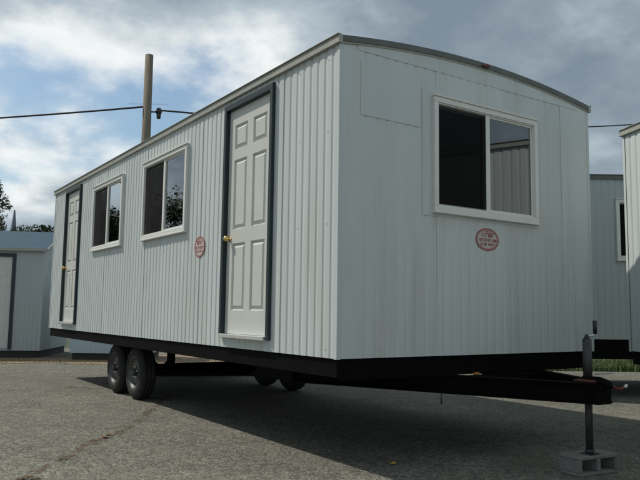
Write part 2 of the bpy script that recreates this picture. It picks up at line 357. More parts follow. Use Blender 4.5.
def wall_panels(parent, width, frame, z0, ztop, openings, m, sheet_ribs=8, name='siding_panel', flat_margin=(0, 0), depth=GD):
    """frame(u, d, z) -> local point, d = depth into the wall; openings: (u0,u1,z0,z1).  One object per siding sheet."""
    us = []  # (u, depth)
    k = 0
    a, b_ = flat_margin
    us.append((0.0, 0.0));
    if a: us.append((a, 0.0))
    while a + (k + 1) * PITCH <= width - b_ + 1e-6:
        for t, d in PROF: us.append((a + (k + t) * PITCH, d * depth))
        k += 1
    us.append((width - b_, 0.0)); us.append((width, 0.0))
    # add breakpoints at openings
    def dep(u):
        for i in range(len(us) - 1):
            if us[i][0] <= u <= us[i + 1][0]:
                w = us[i + 1][0] - us[i][0]
                return us[i][1] if w < 1e-9 else us[i][1] + (us[i + 1][1] - us[i][1]) * (u - us[i][0]) / w
        return 0.0
    seams = [a + j * sheet_ribs * PITCH for j in range(1, int((width - a) / (sheet_ribs * PITCH)) + 1)]
    seams = [s for s in seams if s < width - 0.15]
    extra = [o[0] for o in openings] + [o[1] for o in openings] + seams
    pts = us + [(u, dep(u)) for u in extra if 0 < u < width]
    pts = sorted(set((round(u, 5), round(d, 5)) for u, d in pts))
    edges = [0.0] + seams + [width]
    for s in range(len(edges) - 1):
        e0, e1 = edges[s], edges[s + 1]
        mb = MB(); lap = 0.0016 if s % 2 else 0.0
        for i in range(len(pts) - 1):
            (ua, da), (ub, db) = pts[i], pts[i + 1]
            if ub - ua < 1e-6 or ub <= e0 + 1e-6 or ua >= e1 - 1e-6: continue
            um = (ua + ub) / 2
            iv = [(z0, None)]; segs = []; cur = z0
            for o in sorted([o for o in openings if o[0] < um < o[1]], key=lambda o: o[2]):
                if o[2] > cur: segs.append((cur, cur, o[2], o[2]))
                cur = o[3]
            segs.append((cur, cur, ztop(ua), ztop(ub)))
            for p, q, t1, t2 in segs:
                if t1 - p < 1e-4 and t2 - q < 1e-4: continue
                mb.face([frame(ua, da - lap, p), frame(ub, db - lap, q), frame(ub, db - lap, t2), frame(ua, da - lap, t1)])
        for isl in islands(mb): isl.build(name, m, parent, fixn=False)

# ------------------------------------------------------------------ window / door builders (local frame: wall plane x = 0, outside is -x, y along the wall)
def window(parent, name, y0, y1, z0, z1, tf=None, screen_side=1, flash=False):
    """sliding window with casing, two sashes, panes and half screen.  screen_side 1: screen on the larger-y pane"""
    tf = tf or Matrix.Identity(4)
    def B(mb, nm, m, par, bevel=0):
        mb.v = [tuple(tf @ Vector(v)) for v in mb.v]; return mb.build(nm, m, par, bevel)
    def BP(mb, nm, m):      # single face that must look outwards
        v = [tf @ Vector(q) for q in mb.v]; n = (v[1] - v[0]).cross(v[2] - v[0])
        if n.dot(tf.to_3x3() @ Vector((-1, 0, 0))) < 0: v.reverse()
        mb.v = [tuple(q) for q in v]; return mb.build(nm, m, root, fixn=False)
    c = 0.044  # casing width
    mb = MB()
    mb.box(-0.034, 0.012, y0, y0 + c, z0 + c, z1 - c).box(-0.034, 0.012, y1 - c, y1, z0 + c, z1 - c)
    mb.box(-0.034, 0.012, y0, y1, z1 - c, z1).box(-0.034, 0.012, y0, y1, z0, z0 + c)
    root = B(mb, name, trim_w, parent, 0.004)
    s = MB().box(-0.044, 0.0, y0 - 0.008, y1 + 0.008, z0 - 0.016, z0 - 0.0005); B(s, 'sill', trim_w, root, 0.004)
    d = MB().box(-0.046, 0.0, y0 - 0.004, y1 + 0.004, z1 + 0.0005, z1 + 0.012); B(d, 'drip_cap', trim_w, root, 0.002)
    a0, a1, b0, b1 = y0 + c, y1 - c, z0 + c, z1 - c; mid = (a0 + a1) / 2
    # outer track
    t = MB(); w = 0.009
    t.box(-0.022, 0.045, a0, a0 + w, b0 + w, b1 - w).box(-0.022, 0.045, a1 - w, a1, b0 + w, b1 - w).box(-0.022, 0.045, a0, a1, b0, b0 + w).box(-0.022, 0.045, a0, a1, b1 - w, b1)
    B(t, 'track', trim_w, root, 0.002)
    for k, (ya, yb, dx) in enumerate(((a0 + w, mid + 0.016, 0.0), (mid - 0.016, a1 - w, 0.022))):
        if screen_side != 1: dx = 0.022 - dx
        w2 = 0.015; za, zb = b0 + w, b1 - w; q = MB()
        q.box(dx - 0.008, dx + 0.010, ya, ya + w2, za + w2, zb - w2).box(dx - 0.008, dx + 0.010, yb - w2, yb, za + w2, zb - w2)
        q.box(dx - 0.008, dx + 0.010, ya, yb, za, za + w2).box(dx - 0.008, dx + 0.010, ya, yb, zb - w2, zb)
        B(q, 'sash', trim_w, root, 0.002)
        g = MB().face([(dx, ya + w2, za + w2), (dx, ya + w2, zb - w2), (dx, yb - w2, zb - w2), (dx, yb - w2, za + w2)])
        BP(g, 'pane', glass_m)
    B(MB().box(-0.016, 0.034, mid - 0.024, mid + 0.024, b0 + w, b1 - w), 'meeting_stile', trim_w, root, 0.003)
    ya, yb = (mid + 0.025, a1 - w - 0.008) if screen_side == 1 else (a0 + w + 0.008, mid - 0.025)
    g = MB().face([(-0.012, ya, b0 + 0.02), (-0.012, ya, b1 - 0.02), (-0.012, yb, b1 - 0.02), (-0.012, yb, b0 + 0.02)]); B(g, 'insect_screen', screen_m, root)
    if flash: pass
    return root

def door(parent, y0, y1, z0, z1):
    """six-panel steel door: slab y0..y1, z0..z1, knob on the larger-y side"""
    fw = 0.047; fx = -0.032
    st = 0.105; xs = 0.010; depth = 0.017
    W_ = y1 - y0; pw = (W_ - 3 * st) / 2
    H_ = z1 - z0
    rows = [(0.205, 0.80), (0.925, 1.56), (1.66, 1.885)]   # heights of the three panel rows in a 2.03 m slab
    k = H_ / 2.03
    ys = [y0, y0 + st, y0 + st + pw, y0 + 2 * st + pw, y0 + 2 * st + 2 * pw, y1]
    zs = [0] + [v * k for r_ in rows for v in r_] + [H_]; zs = [z0 + v for v in zs]
    mb = MB(); mb.box(xs + depth + 0.004, xs + 0.040, y0, y1, z0, z1)
    for a in range(5):
        for b_ in range(7):
            ya, yb, za, zb = ys[a], ys[a + 1], zs[b_], zs[b_ + 1]
            if a in (1, 3) and b_ in (1, 3, 5):
                g = 0.010; xb = xs + depth
                q0 = [(xs, ya, za), (xs, yb, za), (xs, yb, zb), (xs, ya, zb)]; q1 = [(xb, ya + g, za + g), (xb, yb - g, za + g), (xb, yb - g, zb - g), (xb, ya + g, zb - g)]
                for e in range(4): mb.face([q0[e], q0[(e + 1) % 4], q1[(e + 1) % 4], q1[e]])
                mb.face(q1)
            else: mb.face([(xs, ya, za), (xs, yb, za), (xs, yb, zb), (xs, ya, zb)])
    for q in ([(xs, y0, z0), (xs + depth + .004, y0, z0), (xs + depth + .004, y0, z1), (xs, y0, z1)], [(xs, y1, z0), (xs + depth + .004, y1, z0), (xs + depth + .004, y1, z1), (xs, y1, z1)], [(xs, y0, z0), (xs + depth + .004, y0, z0), (xs + depth + .004, y1, z0), (xs, y1, z0)], [(xs, y0, z1), (xs + depth + .004, y0, z1), (xs + depth + .004, y1, z1), (xs, y1, z1)]): mb.face(q)
    d = mb.build('door', door_m, parent)
    for r_ in rows:
        for a, b_ in ((1, 2), (3, 4)):
            g = 0.016
            MB().frustum(xs + depth + 0.0005, xs + 0.002, ys[a] + g, ys[b_] - g, z0 + r_[0] * k + g, z0 + r_[1] * k - g, 0.024).build('door_panel', door_m, d)
    f = MB()
    f.box(fx, 0.05, y0 - fw, y0 - 0.003, z0 - 0.03, z1 + 0.003).box(fx, 0.05, y1 + 0.003, y1 + fw, z0 - 0.03, z1 + 0.003).box(fx, 0.05, y0 - fw, y1 + fw, z1 + 0.003, z1 + 0.058)
    f.build('door_frame', dframe_m, d, 0.004)
    MB().box(-0.052, 0.045, y0 - 0.003, y1 + 0.003, z0 - 0.036, z0 - 0.003).build('threshold', alu_m, d, 0.004)
    ky = y1 - 0.062; kz = z0 + 0.845 * k
    prof = [(0.011, 0.0), (0.0105, 0.025), (0.008, 0.026), (0.0065, 0.024), (0.006, 0.011), (-0.012, 0.010), (-0.020, 0.018), (-0.032, 0.026), (-0.044, 0.026), (-0.053, 0.018), (-0.056, 0.0)]
    MB().lathe_x(prof, (0, ky, kz), 20).build('knob', brass_m, d)
    for hz in (0.18, 1.0, 1.82):
        MB().tube([(0.002, y0 - 0.001, z0 + hz * k - 0.045), (0.002, y0 - 0.001, z0 + hz * k + 0.045)], 0.008, 8).build('hinge', dframe_m, d)
    return d

# ------------------------------------------------------------------ trailer builder
WB, WT, RISE = 0.80, 3.04, 0.115       # wall bottom, eave, roof crown rise
def wheel_set(root, xo, yc, zc, sgn):
    """tyre + rim, outer face at xo facing sgn (-1: towards -x)"""
    Rr, w = 0.335, 0.205
    s = -sgn
    prof = [(0.022, 0.195), (0.0, 0.215), (-0.002, 0.235), (0.004, 0.27), (0.014, 0.305), (0.03, 0.325), (0.045, Rr - 0.002), (0.07, Rr), (0.078, Rr - 0.010), (0.086, Rr), (0.115, Rr + 0.001), (0.122, Rr - 0.010), (0.13, Rr), (0.16, Rr - 0.002), (0.176, 0.325), (0.19, 0.305), (0.2, 0.27), (0.205, 0.235), (0.203, 0.215), (0.18, 0.195)]
    ty = MB().lathe_x([(s * x, r) for x, r in prof], (xo, yc, zc), 48).build('tyre', rubber_m, root)
    rim = [(0.006, 0.214), (0.004, 0.207), (0.016, 0.200), (0.024, 0.185), (0.045, 0.176), (0.05, 0.165), (0.040, 0.150), (0.032, 0.120), (0.030, 0.100), (0.045, 0.080), (0.045, 0.045), (0.046, 0.0)]
    rm = MB().lathe_x([(s * x, r) for x, r in rim], (xo, yc, zc), 40).build('rim', rim_m, ty)
    b = MB().lathe_x([(s * 0.05, 0.042), (s * 0.0, 0.040), (-s * 0.012, 0.034), (-s * 0.014, 0.0)], (xo, yc, zc), 20); b.build('hub', rim_m, ty)
    for j in range(5):
        t = 2 * math.pi * j / 5 + 0.3; y, z = yc + 0.068 * math.cos(t), zc + 0.068 * math.sin(t)
        MB().tube([(xo + s * 0.05, y, z), (xo + s * 0.018, y, z)], 0.011, 6).build('lug_nut', zinc_m, ty)
        t += 0.6; y, z = yc + 0.136 * math.cos(t), zc + 0.136 * math.sin(t)
        MB().tube([(xo + s * 0.040, y, z), (xo + s * 0.0345, y, z)], 0.019, 10).build('vent_hole', black_m, ty)
    return ty

def chassis(root, L, W, wheels=True, tongue=True, hub_y=(4.70, 5.48), rim=0.13):
    z0 = WB - rim
    r = MB()
    r.box(0.018, 0.055, 0.02, L - 0.02, z0, WB - 0.004).box(W - 0.055, W - 0.018, 0.02, L - 0.02, z0, WB - 0.004)
    r.box(0.055, W - 0.055, 0.02, 0.06, z0 - 0.02, WB - 0.004).box(0.055, W - 0.055, L - 0.06, L - 0.02, z0, WB - 0.004)
    r.build('rim_joist', steel_m, root, 0.003)
    MB().box(0.05, W - 0.05, 0.05, L - 0.05, WB - 0.02, WB + 0.012).build('floor_deck', wood_m, root)
    for x in (0.56, W - 0.56):
        b = MB(); za, zb = z0 - 0.025, WB - 0.022
        b.box(x - 0.045, x + 0.045, 0.1, L - 0.3, za, za + 0.01).box(x - 0.045, x + 0.045, 0.1, L - 0.3, zb - 0.01, zb).box(x - 0.005, x + 0.005, 0.1, L - 0.3, za + 0.01, zb - 0.01)
        b.build('main_rail', steel_m, root)
    y = 0.7
    while y < L - 0.3:
        if not (wheels and hub_y[0] - 0.5 < y < hub_y[1] + 0.5):
            b = MB()
            b.face([(0.055, y, z0 + 0.02), (0.515, y, z0 - 0.02), (0.515, y, WB - 0.03), (0.055, y, WB - 0.03)])
            b.face([(W - 0.055, y, z0 + 0.02), (W - 0.515, y, z0 - 0.02), (W - 0.515, y, WB - 0.03), (W - 0.055, y, WB - 0.03)])
            b.box(0.565, W - 0.565, y - 0.025, y + 0.025, z0 - 0.02, WB - 0.03); b.build('crossmember', steel_m, root, fixn=False)
        y += 1.1
    if wheels:
        zc = 0.335
        for yc in hub_y:
            a = MB().tube([(0.42, yc, zc), (W - 0.42, yc, zc)], 0.038, 12).build('axle', steel_m, root)
            for x in (0.56, W - 0.56):
                pts = [(x, yc - 0.37, 0.50), (x, yc - 0.2, 0.425), (x, yc, 0.395), (x, yc + 0.2, 0.425), (x, yc + 0.37, 0.50)]
                sp = MB()
                for q in range(4): sp.bar(pts[q], pts[q + 1], 0.05, 0.032)
                sp.build('leaf_spring', steel_m, a)
            wheel_set(root, 0.215, yc, zc, -1); wheel_set(root, W - 0.215, yc, zc, 1)
        for x in (0.56, W - 0.56):
            for yc in (hub_y[0] - 0.38, (hub_y[0] + hub_y[1]) / 2, hub_y[1] + 0.38):
                MB().box(x - 0.03, x + 0.03, yc - 0.06, yc + 0.06, 0.42, z0 - 0.026).build('spring_hanger', steel_m, root)
    if tongue:
        cx = 1.60; zt, zb = 0.656, 0.512; zm = (zt + zb) / 2
        for sx in (-1, 1):
            a = (cx + sx * 1.12, 1.30, zm); b_ = (cx + sx * 0.045, -0.94, zm)
            mb = MB().bar(a, b_, 0.012, zt - zb); d = (Vector(b_) - Vector(a)).normalized(); n = Vector((-d.y, d.x, 0)) * (-0.03 if sx < 0 else 0.03)
            for zz in (zt - 0.005, zb + 0.005): mb.bar(Vector(a) + Vector((0, 0, zz - zm)) + n, Vector(b_) + Vector((0, 0, zz - zm)) + n, 0.06, 0.010)
            mb.box(a[0] - 0.03, a[0] + 0.03, 1.28, 1.95, zb, zt)
            mb.build('tongue_beam', steel_m, root)
        MB().box(cx - 0.42, cx + 0.42, -0.05, 0.0, zb + 0.02, zt - 0.012).build('tongue_brace', steel_m, root, 0.003)
        # coupler
        cp = MB(); cp.box(cx - 0.075, cx + 0.075, -0.97, -0.82, zb - 0.004, zt - 0.012); 
        cp.build('coupler_mount', steel_m, root, 0.004)
        c2 = MB().tube([(cx, -0.80, zt + 0.012), (cx, -0.93, zt + 0.012), (cx, -0.99, zt - 0.005), (cx, -1.02, zt - 0.03)], [0.024, 0.028, 0.030, 0.018], 12); c = c2.build('coupler', steel_m, root)
        MB().bar((cx, -0.90, zt + 0.055), (cx, -1.04, zt + 0.075), 0.03, 0.012).build('latch_handle', zinc_m, c, 0.003)
        MB().box(cx - 0.09, cx + 0.09, -0.93, -0.78, zt + 0.001, zt + 0.014).build('jack_plate', rust_m, root, 0.003)

def emblem(parent, tf, w, h):
    """oval red ring with rows of red strokes on a faded pink ground; local y = width axis, z up, x = out of the wall"""
    def P(v): return tuple(tf @ Vector(v))
    n = 40; d = MB()
    d.face([P((0.0, w / 2 * math.cos(2 * math.pi * k / n), h / 2 * math.sin(2 * math.pi * k / n))) for k in range(n)])
    root = d.build('emblem', pink_m, parent, fixn=False)
    root['label'] = 'faded oval red stencil with illegible lines of lettering'
    rg = MB()
    def ring(a, b_, x=-0.0012):
        for k in range(n):
            t0, t1 = 2 * math.pi * k / n, 2 * math.pi * (k + 1) / n
            rg.face([P((x, (w / 2 - a) * math.cos(t0), (h / 2 - a) * math.sin(t0))), P((x, (w / 2 - a) * math.cos(t1), (h / 2 - a) * math.sin(t1))), P((x, (w / 2 - b_) * math.cos(t1), (h / 2 - b_) * math.sin(t1))), P((x, (w / 2 - b_) * math.cos(t0), (h / 2 - b_) * math.sin(t0)))])
    ring(0.0, 0.011); ring(0.017, 0.0195); rg.build('ring', red_m, root, fixn=False)
    rd = random.Random(4); tx = MB()
    def row(zc, hh, half, bw, gap):
        y = -half
        while y < half:
            ww = bw * rd.uniform(0.7, 1.3)
            if rd.random() < 0.9:
                sty = rd.random(); t = bw * 0.34
                bars = [(y, y + t, zc - hh / 2, zc + hh / 2)]
                if sty < 0.35: bars.append((y + ww - t, y + ww, zc - hh / 2, zc + hh / 2))
                if sty > 0.6: bars.append((y + t, y + ww, zc + hh / 2 - hh * 0.24, zc + hh / 2))
                if 0.45 < sty < 0.7: bars.append((y + t, y + ww, zc - hh / 2, zc - hh / 2 + hh * 0.24))
                for a, b_, p, q in bars: tx.face([P((-0.0018, a, p)), P((-0.0018, b_, p)), P((-0.0018, b_, q)), P((-0.0018, a, q))])
            y += ww + gap
    row(h * 0.20, h * 0.20, w * 0.24, w * 0.075, w * 0.022)
    row(-h * 0.03, h * 0.13, w * 0.36, w * 0.05, w * 0.016)
    row(-h * 0.21, h * 0.12, w * 0.29, w * 0.05, w * 0.016)
    row(h * 0.355, h * 0.06, w * 0.13, w * 0.03, w * 0.012)
    tx.build('lettering', red_m, root, fixn=False)
    return root

def trailer(name, loc, rz, label, cat, group, L, W, m, side_open, front_open, far_side=False, doors=(), wins=(), fwins=(), wheels=True, tongue=True, interior=True, hubs=(4.70, 5.48), edge=None, rim=0.13):
    edge = edge or edge_m
    root = empty(name, loc, rz, label, cat, group)
    so = [tuple(o) for o in side_open]
    arch = lambda u: WT + RISE * (1 - ((u - W / 2) / (W / 2)) ** 2)
    flat = lambda u: WT
    def wall(nm, width, frame, zt, ops, marg=(0, 0)):
        # hidden studs / top plate carry the sheets: a thin bottom flashing strip is the part that parents them
        b = MB(); b.v = []
        p0, p1 = frame(0.01, 0.03, WB - 0.001), frame(width - 0.01, 0.03, WB - 0.001)
        b.bar((p0[0], p0[1], WB + 0.03), (p1[0], p1[1], WB + 0.03), 0.02, 0.06)
        w = b.build(nm, m, root)
        wall_panels(w, width, frame, WB, zt, ops, m, flat_margin=marg, depth=GD * (0.55 if nm == 'front_wall' else 1.0))
        return w
    wall('side_wall', L, lambda u, d, z: (d, u, z), flat, so, (0.0, 0.0))
    wall('front_wall', W, lambda u, d, z: (u, d, z), arch, front_open, (0.165, 0.155))
    wall('side_wall', L, lambda u, d, z: (W - d, u, z), flat, [])
    wall('rear_wall', W, lambda u, d, z: (u, L - d, z), arch, [])
    # interior lining
    if interior:
        li = MB(); t = 0.075
        def lin(width, fr, zt, ops):
            cuts = sorted(set([t, width - t] + [o[0] for o in ops] + [o[1] for o in ops]))
            for a, b_ in zip(cuts, cuts[1:]):
                cur = WB + 0.02
                for o in sorted([o for o in ops if o[0] < (a + b_) / 2 < o[1]], key=lambda o: o[2]):
                    li.face([fr(a, cur), fr(b_, cur), fr(b_, o[2]), fr(a, o[2])]); cur = o[3]
                li.face([fr(a, cur), fr(b_, cur), fr(b_, zt), fr(a, zt)])
            for o in ops:   # reveals
                pass
        lin(L, lambda u, z: (t, u, z), WT - 0.05, so); lin(L, lambda u, z: (W - t, u, z), WT - 0.05, [])
        lin(W, lambda u, z: (u, t, z), WT - 0.05, front_open); lin(W, lambda u, z: (u, L - t, z), WT - 0.05, [])
        li.face([(t, t, WT - 0.05), (W - t, t, WT - 0.05), (W - t, L - t, WT - 0.05), (t, L - t, WT - 0.05)])
        li.build('interior_lining', inner_m, root, fixn=False)
        for o in so:
            rv = MB(); q = [(o[0], o[2]), (o[1], o[2]), (o[1], o[3]), (o[0], o[3])]
            for k in range(4): (a, b_), (c, d) = q[k], q[(k + 1) % 4]; rv.face([(0.0, a, b_), (t, a, b_), (t, c, d), (0.0, c, d)])
            rv.build('opening_reveal', trim_w, root, fixn=False)
        for o in front_open:
            rv = MB(); q = [(o[0], o[2]), (o[1], o[2]), (o[1], o[3]), (o[0], o[3])]
            for k in range(4): (a, b_), (c, d) = q[k], q[(k + 1) % 4]; rv.face([(a, 0.0, b_), (a, t, b_), (c, t, d), (c, 0.0, d)])
            rv.build('opening_reveal', trim_w, root, fixn=False)
    # roof
    ov = 0.022; ns = 20; rf = MB(); th = 0.044
    P = [(-ov + (W + 2 * ov) * k / ns) for k in range(ns + 1)]
    zr = lambda x: WT + 0.012 + RISE * (1 - ((x - W / 2) / (W / 2 + ov)) ** 2)
    for k in range(ns): rf.face([(P[k], -0.015, zr(P[k]) + th - 0.003), (P[k + 1], -0.015, zr(P[k + 1]) + th - 0.003), (P[k + 1], L + 0.015, zr(P[k + 1]) + th - 0.003), (P[k], L + 0.015, zr(P[k]) + th - 0.003)], True)
    roof = rf.build('roof', roof_m, root, fixn=False)
    for yy, sg in ((0.0, -1), (L, 1)):
        ge = MB(); be = MB()
        for k in range(ns):
            xa, xb = P[k], P[k + 1]; za, zb = zr(xa), zr(xb); y0_, y1_ = yy + sg * 0.020, yy - sg * 0.03
            ge.face([(xa, y0_, za), (xb, y0_, zb), (xb, y0_, zb + th), (xa, y0_, za + th)]).face([(xa, y0_, za + th), (xb, y0_, zb + th), (xb, y1_, zb + th), (xa, y1_, za + th)]).face([(xa, y0_, za), (xa, y1_, za), (xb, y1_, zb), (xb, y0_, zb)])
            y2 = yy + sg * 0.012
            be.face([(xa, y2, za - 0.014), (xb, y2, zb - 0.014), (xb, y2, zb - 0.0005), (xa, y2, za - 0.0005)]).face([(xa, y2, za - 0.014), (xa, yy - sg * 0.01, za - 0.014), (xb, yy - sg * 0.01, zb - 0.014), (xb, y2, zb - 0.014)])
        ge.build('gable_trim', gable_m, roof, fixn=False); be.build('trim_bead', edge_m, roof, fixn=False)
    for x, s in ((0.0, -1), (W, 1)):
        e = MB()
        xa, xb = sorted((x + s * 0.026, x - s * 0.01)); e.box(xa, xb, -0.024, L + 0.024, WT + 0.000, WT + 0.058)
        xa, xb = sorted((x + s * 0.038, x - s * 0.0)); e.box(xa, xb, -0.024, L + 0.024, WT + 0.0585, WT + 0.066)
        e.build('drip_edge', edge, roof, 0.003)
    # corner trims
    for x, y, sx, sy in ((0, 0, -1, -1), (W, 0, 1, -1), (0, L, -1, 1), (W, L, 1, 1)):
        c = MB(); a = 0.004
        xa, xb = sorted((x + sx * a, x - sx * 0.030)); ya, yb = sorted((y + sy * a, y + sy * 0.0007)); c.box(xa, xb, ya, yb, WB - 0.004, WT + 0.010)
        xa, xb = sorted((x + sx * a, x + sx * 0.0007)); ya, yb = sorted((y + sy * 0.0007, y - sy * 0.028)); c.box(xa, xb, ya, yb, WB - 0.004, WT - 0.013)
        c.build('corner_trim', m, root)
    chassis(root, L, W, wheels, tongue, hubs, rim)
    for d in doors: door(root, *d)
    for w in wins: window(root, 'window', *w)
    for w in fwins:   # front wall: map local (x: out = -x -> -y, y: along -> x)
        tf = Matrix(((0, 1, 0, 0), (1, 0, 0, 0), (0, 0, 1, 0), (0, 0, 0, 1)))
        window(root, 'window', *w, tf=tf, screen_side=0)
    return root

def shrink(o, c=0.05): return (o[0] + c, o[1] - c, o[2] + c, o[3] - c)
L, W = 8.302, 2.896
ND = (0.948, 1.742, WB + 0.121, WB + 2.140); FD = (6.700, 7.470, WB + 0.121, WB + 2.140)
NW = (2.643, 3.926, WB + 1.125, WB + 2.02); FW = (4.677, 5.957, WB + 1.131, WB + 2.025); EW = (0.892, 2.125, WB + 1.109, WB + 2.018)
dop = lambda d: (d[0] - 0.01, d[1] + 0.01, d[2] - 0.02, d[3] + 0.01)
main = trailer('office_trailer', (0, 0, 0), 0, 'white ribbed office trailer with two cream doors, standing in front on black chassis', 'trailer', None, L, W, siding,
               [dop(ND), dop(FD), shrink(NW), shrink(FW)], [shrink(EW)], doors=(ND, FD), wins=(NW, FW), fwins=(EW,))
# smooth sheets on the front end: patch over an old opening, flashing round the window
pm = MB().box(0.19, 0.778, -0.0036, -0.0022, WB + 1.750, WB + 2.155); o = pm.build('patch_sheet', siding, main); o['label'] = 'smooth square patch sheet on the ribbed end'
fl = MB()
for x0, x1, z0, z1 in ((0.787, 0.93, 1.07, 2.075), (2.09, 2.165, 1.07, 2.075), (0.93, 2.09, 1.07, 1.14), (0.93, 2.09, 1.99, 2.075)): fl.box(x0, x1, -0.0035, -0.0021, WB + z0, WB + z1)
fl.build('window_flashing', siding, main)
gp = MB(); ng = 16; gx = [0.16 + (W - 0.32) * k / ng for k in range(ng + 1)]; ga = lambda u: WT + RISE * (1 - ((u - W / 2) / (W / 2)) ** 2)
for k in range(ng):
    for yy in (-0.0037,): gp.face([(gx[k], yy, WT - 0.010), (gx[k + 1], yy, WT - 0.010), (gx[k + 1], yy, ga(gx[k + 1])), (gx[k], yy, ga(gx[k]))])
    gp.face([(gx[k], -0.0037, WT - 0.010), (gx[k], -0.0005, WT - 0.010), (gx[k + 1], -0.0005, WT - 0.010), (gx[k + 1], -0.0037, WT - 0.010)])
gp.build('gable_panel', siding, main, fixn=False)
cl = MB().box(1.445, 1.51, -0.05, -0.021, WB + 2.366, WB + 2.392); c = cl.build('clearance_light', rust_m, main, 0.006)
tf = Matrix.Translation((-0.0035, 2.310, WB + 0.935)); emblem(main, tf, 0.235, 0.205)
tf = Matrix.Translation((1.500, -0.0035, WB + 0.928)) @ Matrix(((0, 1, 0, 0), (1, 0, 0, 0), (0, 0, 1, 0), (0, 0, 0, 1))); emblem(main, tf, 0.270, 0.185)
# rows of screw heads on the near siding
sc = MB(); rd = random.Random(2)
for zz in (0.06, 0.95, 1.62, 2.16):
    u = 0.14
    while u < 3.6:
        if not (ND[0] - 0.1 < u < ND[1] + 0.1) and not (NW[0] - 0.1 < u < NW[1] + 0.1 and zz > 1.0): sc.box(-0.003, 0.0005, u - 0.004, u + 0.004, WB + zz - 0.004, WB + zz + 0.004)
        u += PITCH * 4
for zz in (0.06, 2.15):
    for k in range(7): sc.box(0.2 + k * 0.386, 0.208 + k * 0.386, -0.003, 0.0005, WB + zz, WB + zz + 0.008)
s_ = sc.build('screw_heads', siding, main); s_['kind'] = 'stuff'
# jack, a part of the trailer
jx, jy = 1.675, -0.785
j = MB().tube([(jx, jy, 0.60), (jx, jy, 0.955)], 0.032, 14).build('jack', jack_m, main)
MB().tube([(jx, jy, 0.145), (jx, jy, 0.62)], 0.026, 14).build('jack_leg', jack_m, j)
MB().box(jx - 0.045, jx + 0.045, jy - 0.045, jy + 0.045, 0.1365, 0.145).tube([(jx, jy, 0.143), (jx, jy, 0.17)], 0.032, 12).build('jack_foot', jack_m, j)
MB().tube([(jx, jy, 0.95), (jx, jy, 0.985)], [0.022, 0.012], 10).build('jack_cap', jack_m, j)
MB().tube([(jx, jy, 0.972), (jx + 0.085, jy - 0.005, 0.978), (jx + 0.093, jy - 0.005, 0.99)], 0.007, 8).build('crank_arm', zinc_m, j)
MB().tube([(jx + 0.093, jy - 0.005, 0.988), (jx + 0.093, jy - 0.005, 1.085)], [0.014, 0.0165], 10).build('crank_grip', black_m, j)
MB().tube([(jx + 0.04, -0.80, 0.66), (1.76, -0.88, 0.645), (1.83, -0.91, 0.60), (1.87, -0.92, 0.595), (1.91, -0.92, 0.607)], 0.008, 8).build('wiring_cable', red_wire_m, main)
MB().bar((1.91, -0.92, 0.605), (1.94, -0.922, 0.622), 0.018, 0.016).build('wiring_plug', plate_m, main, 0.003)
MB().box(1.345, 1.395, 0.0, 0.018, 0.640, 0.662).build('marker_light', amber_m, main, 0.004)
MB().tube([(0.96, -0.02, 0.52), (0.962, -0.02, 0.44)], 0.006, 6).build('hanging_strap', jack_m, main)

# concrete block under the jack: cores run along local y, open towards the camera
def make_block(loc, rz):
    b = MB(); Lb, Hb, Db = 0.395, 0.135, 0.19; t = 0.025
    b.box(-Lb / 2, Lb / 2, -Db / 2, Db / 2, 0, t).box(-Lb / 2, Lb / 2, -Db / 2, Db / 2, Hb - t, Hb)
    for x0, x1 in ((-Lb / 2, -Lb / 2 + 0.034), (-0.018, 0.018), (Lb / 2 - 0.034, Lb / 2)): b.box(x0, x1, -Db / 2 + 0.0005, Db / 2 - 0.0005, t, Hb - t)
    o = b.build('concrete_block', block_m, None, 0.006); o.location = loc; o.rotation_euler = (0, 0, rz)
    return tag(o, 'grey two-core concrete block under the black jack post', 'block')
make_block((1.70, -0.755, 0.0005), R(-7))

# ------------------------------------------------------------------ neighbouring trailers
a = R(23.5); L2 = 8.3; far = Vector((3.665, 0.125))
o2 = far - L2 * Vector((math.sin(a), math.cos(a)))
t2 = trailer('office_trailer', (o2.x, o2.y, 0), -a, 'sunlit ribbed white trailer cut off by the right edge of the picture', 'trailer', 'neighbouring trailers', L2, W, siding, [(1.05, 2.2, WB + 1.18, WB + 1.97)], [], wins=((1.0, 2.25, WB + 1.13, WB + 2.02),), hubs=(2.8, 3.58))
t2.scale = (1, 1, 0.972)      # a slightly lower unit
L3 = 8.3; lx = Vector((0.56, 0.83)).normalized(); ly = Vector((-lx.y, lx.x)); left_end = Vector((4.9, 2.52)); o3 = left_end - ly * L3
wy = L3 - 1.37
trailer('office_trailer', (o3.x, o3.y, 0), math.atan2(lx.y, lx.x), 'shaded grey-white trailer seen in the gap behind the big trailer', 'trailer', 'neighbouring trailers', L3, W, siding_b, [shrink((wy - 1.28, wy, WB + 1.1, WB + 1.95))], [], wins=((wy - 1.28, wy, WB + 1.1, WB + 1.95),), tongue=False, hubs=(2.0, 2.78), edge=gable_m, rim=0.27)  # drip edge takes the shade-darkened edge colour as well

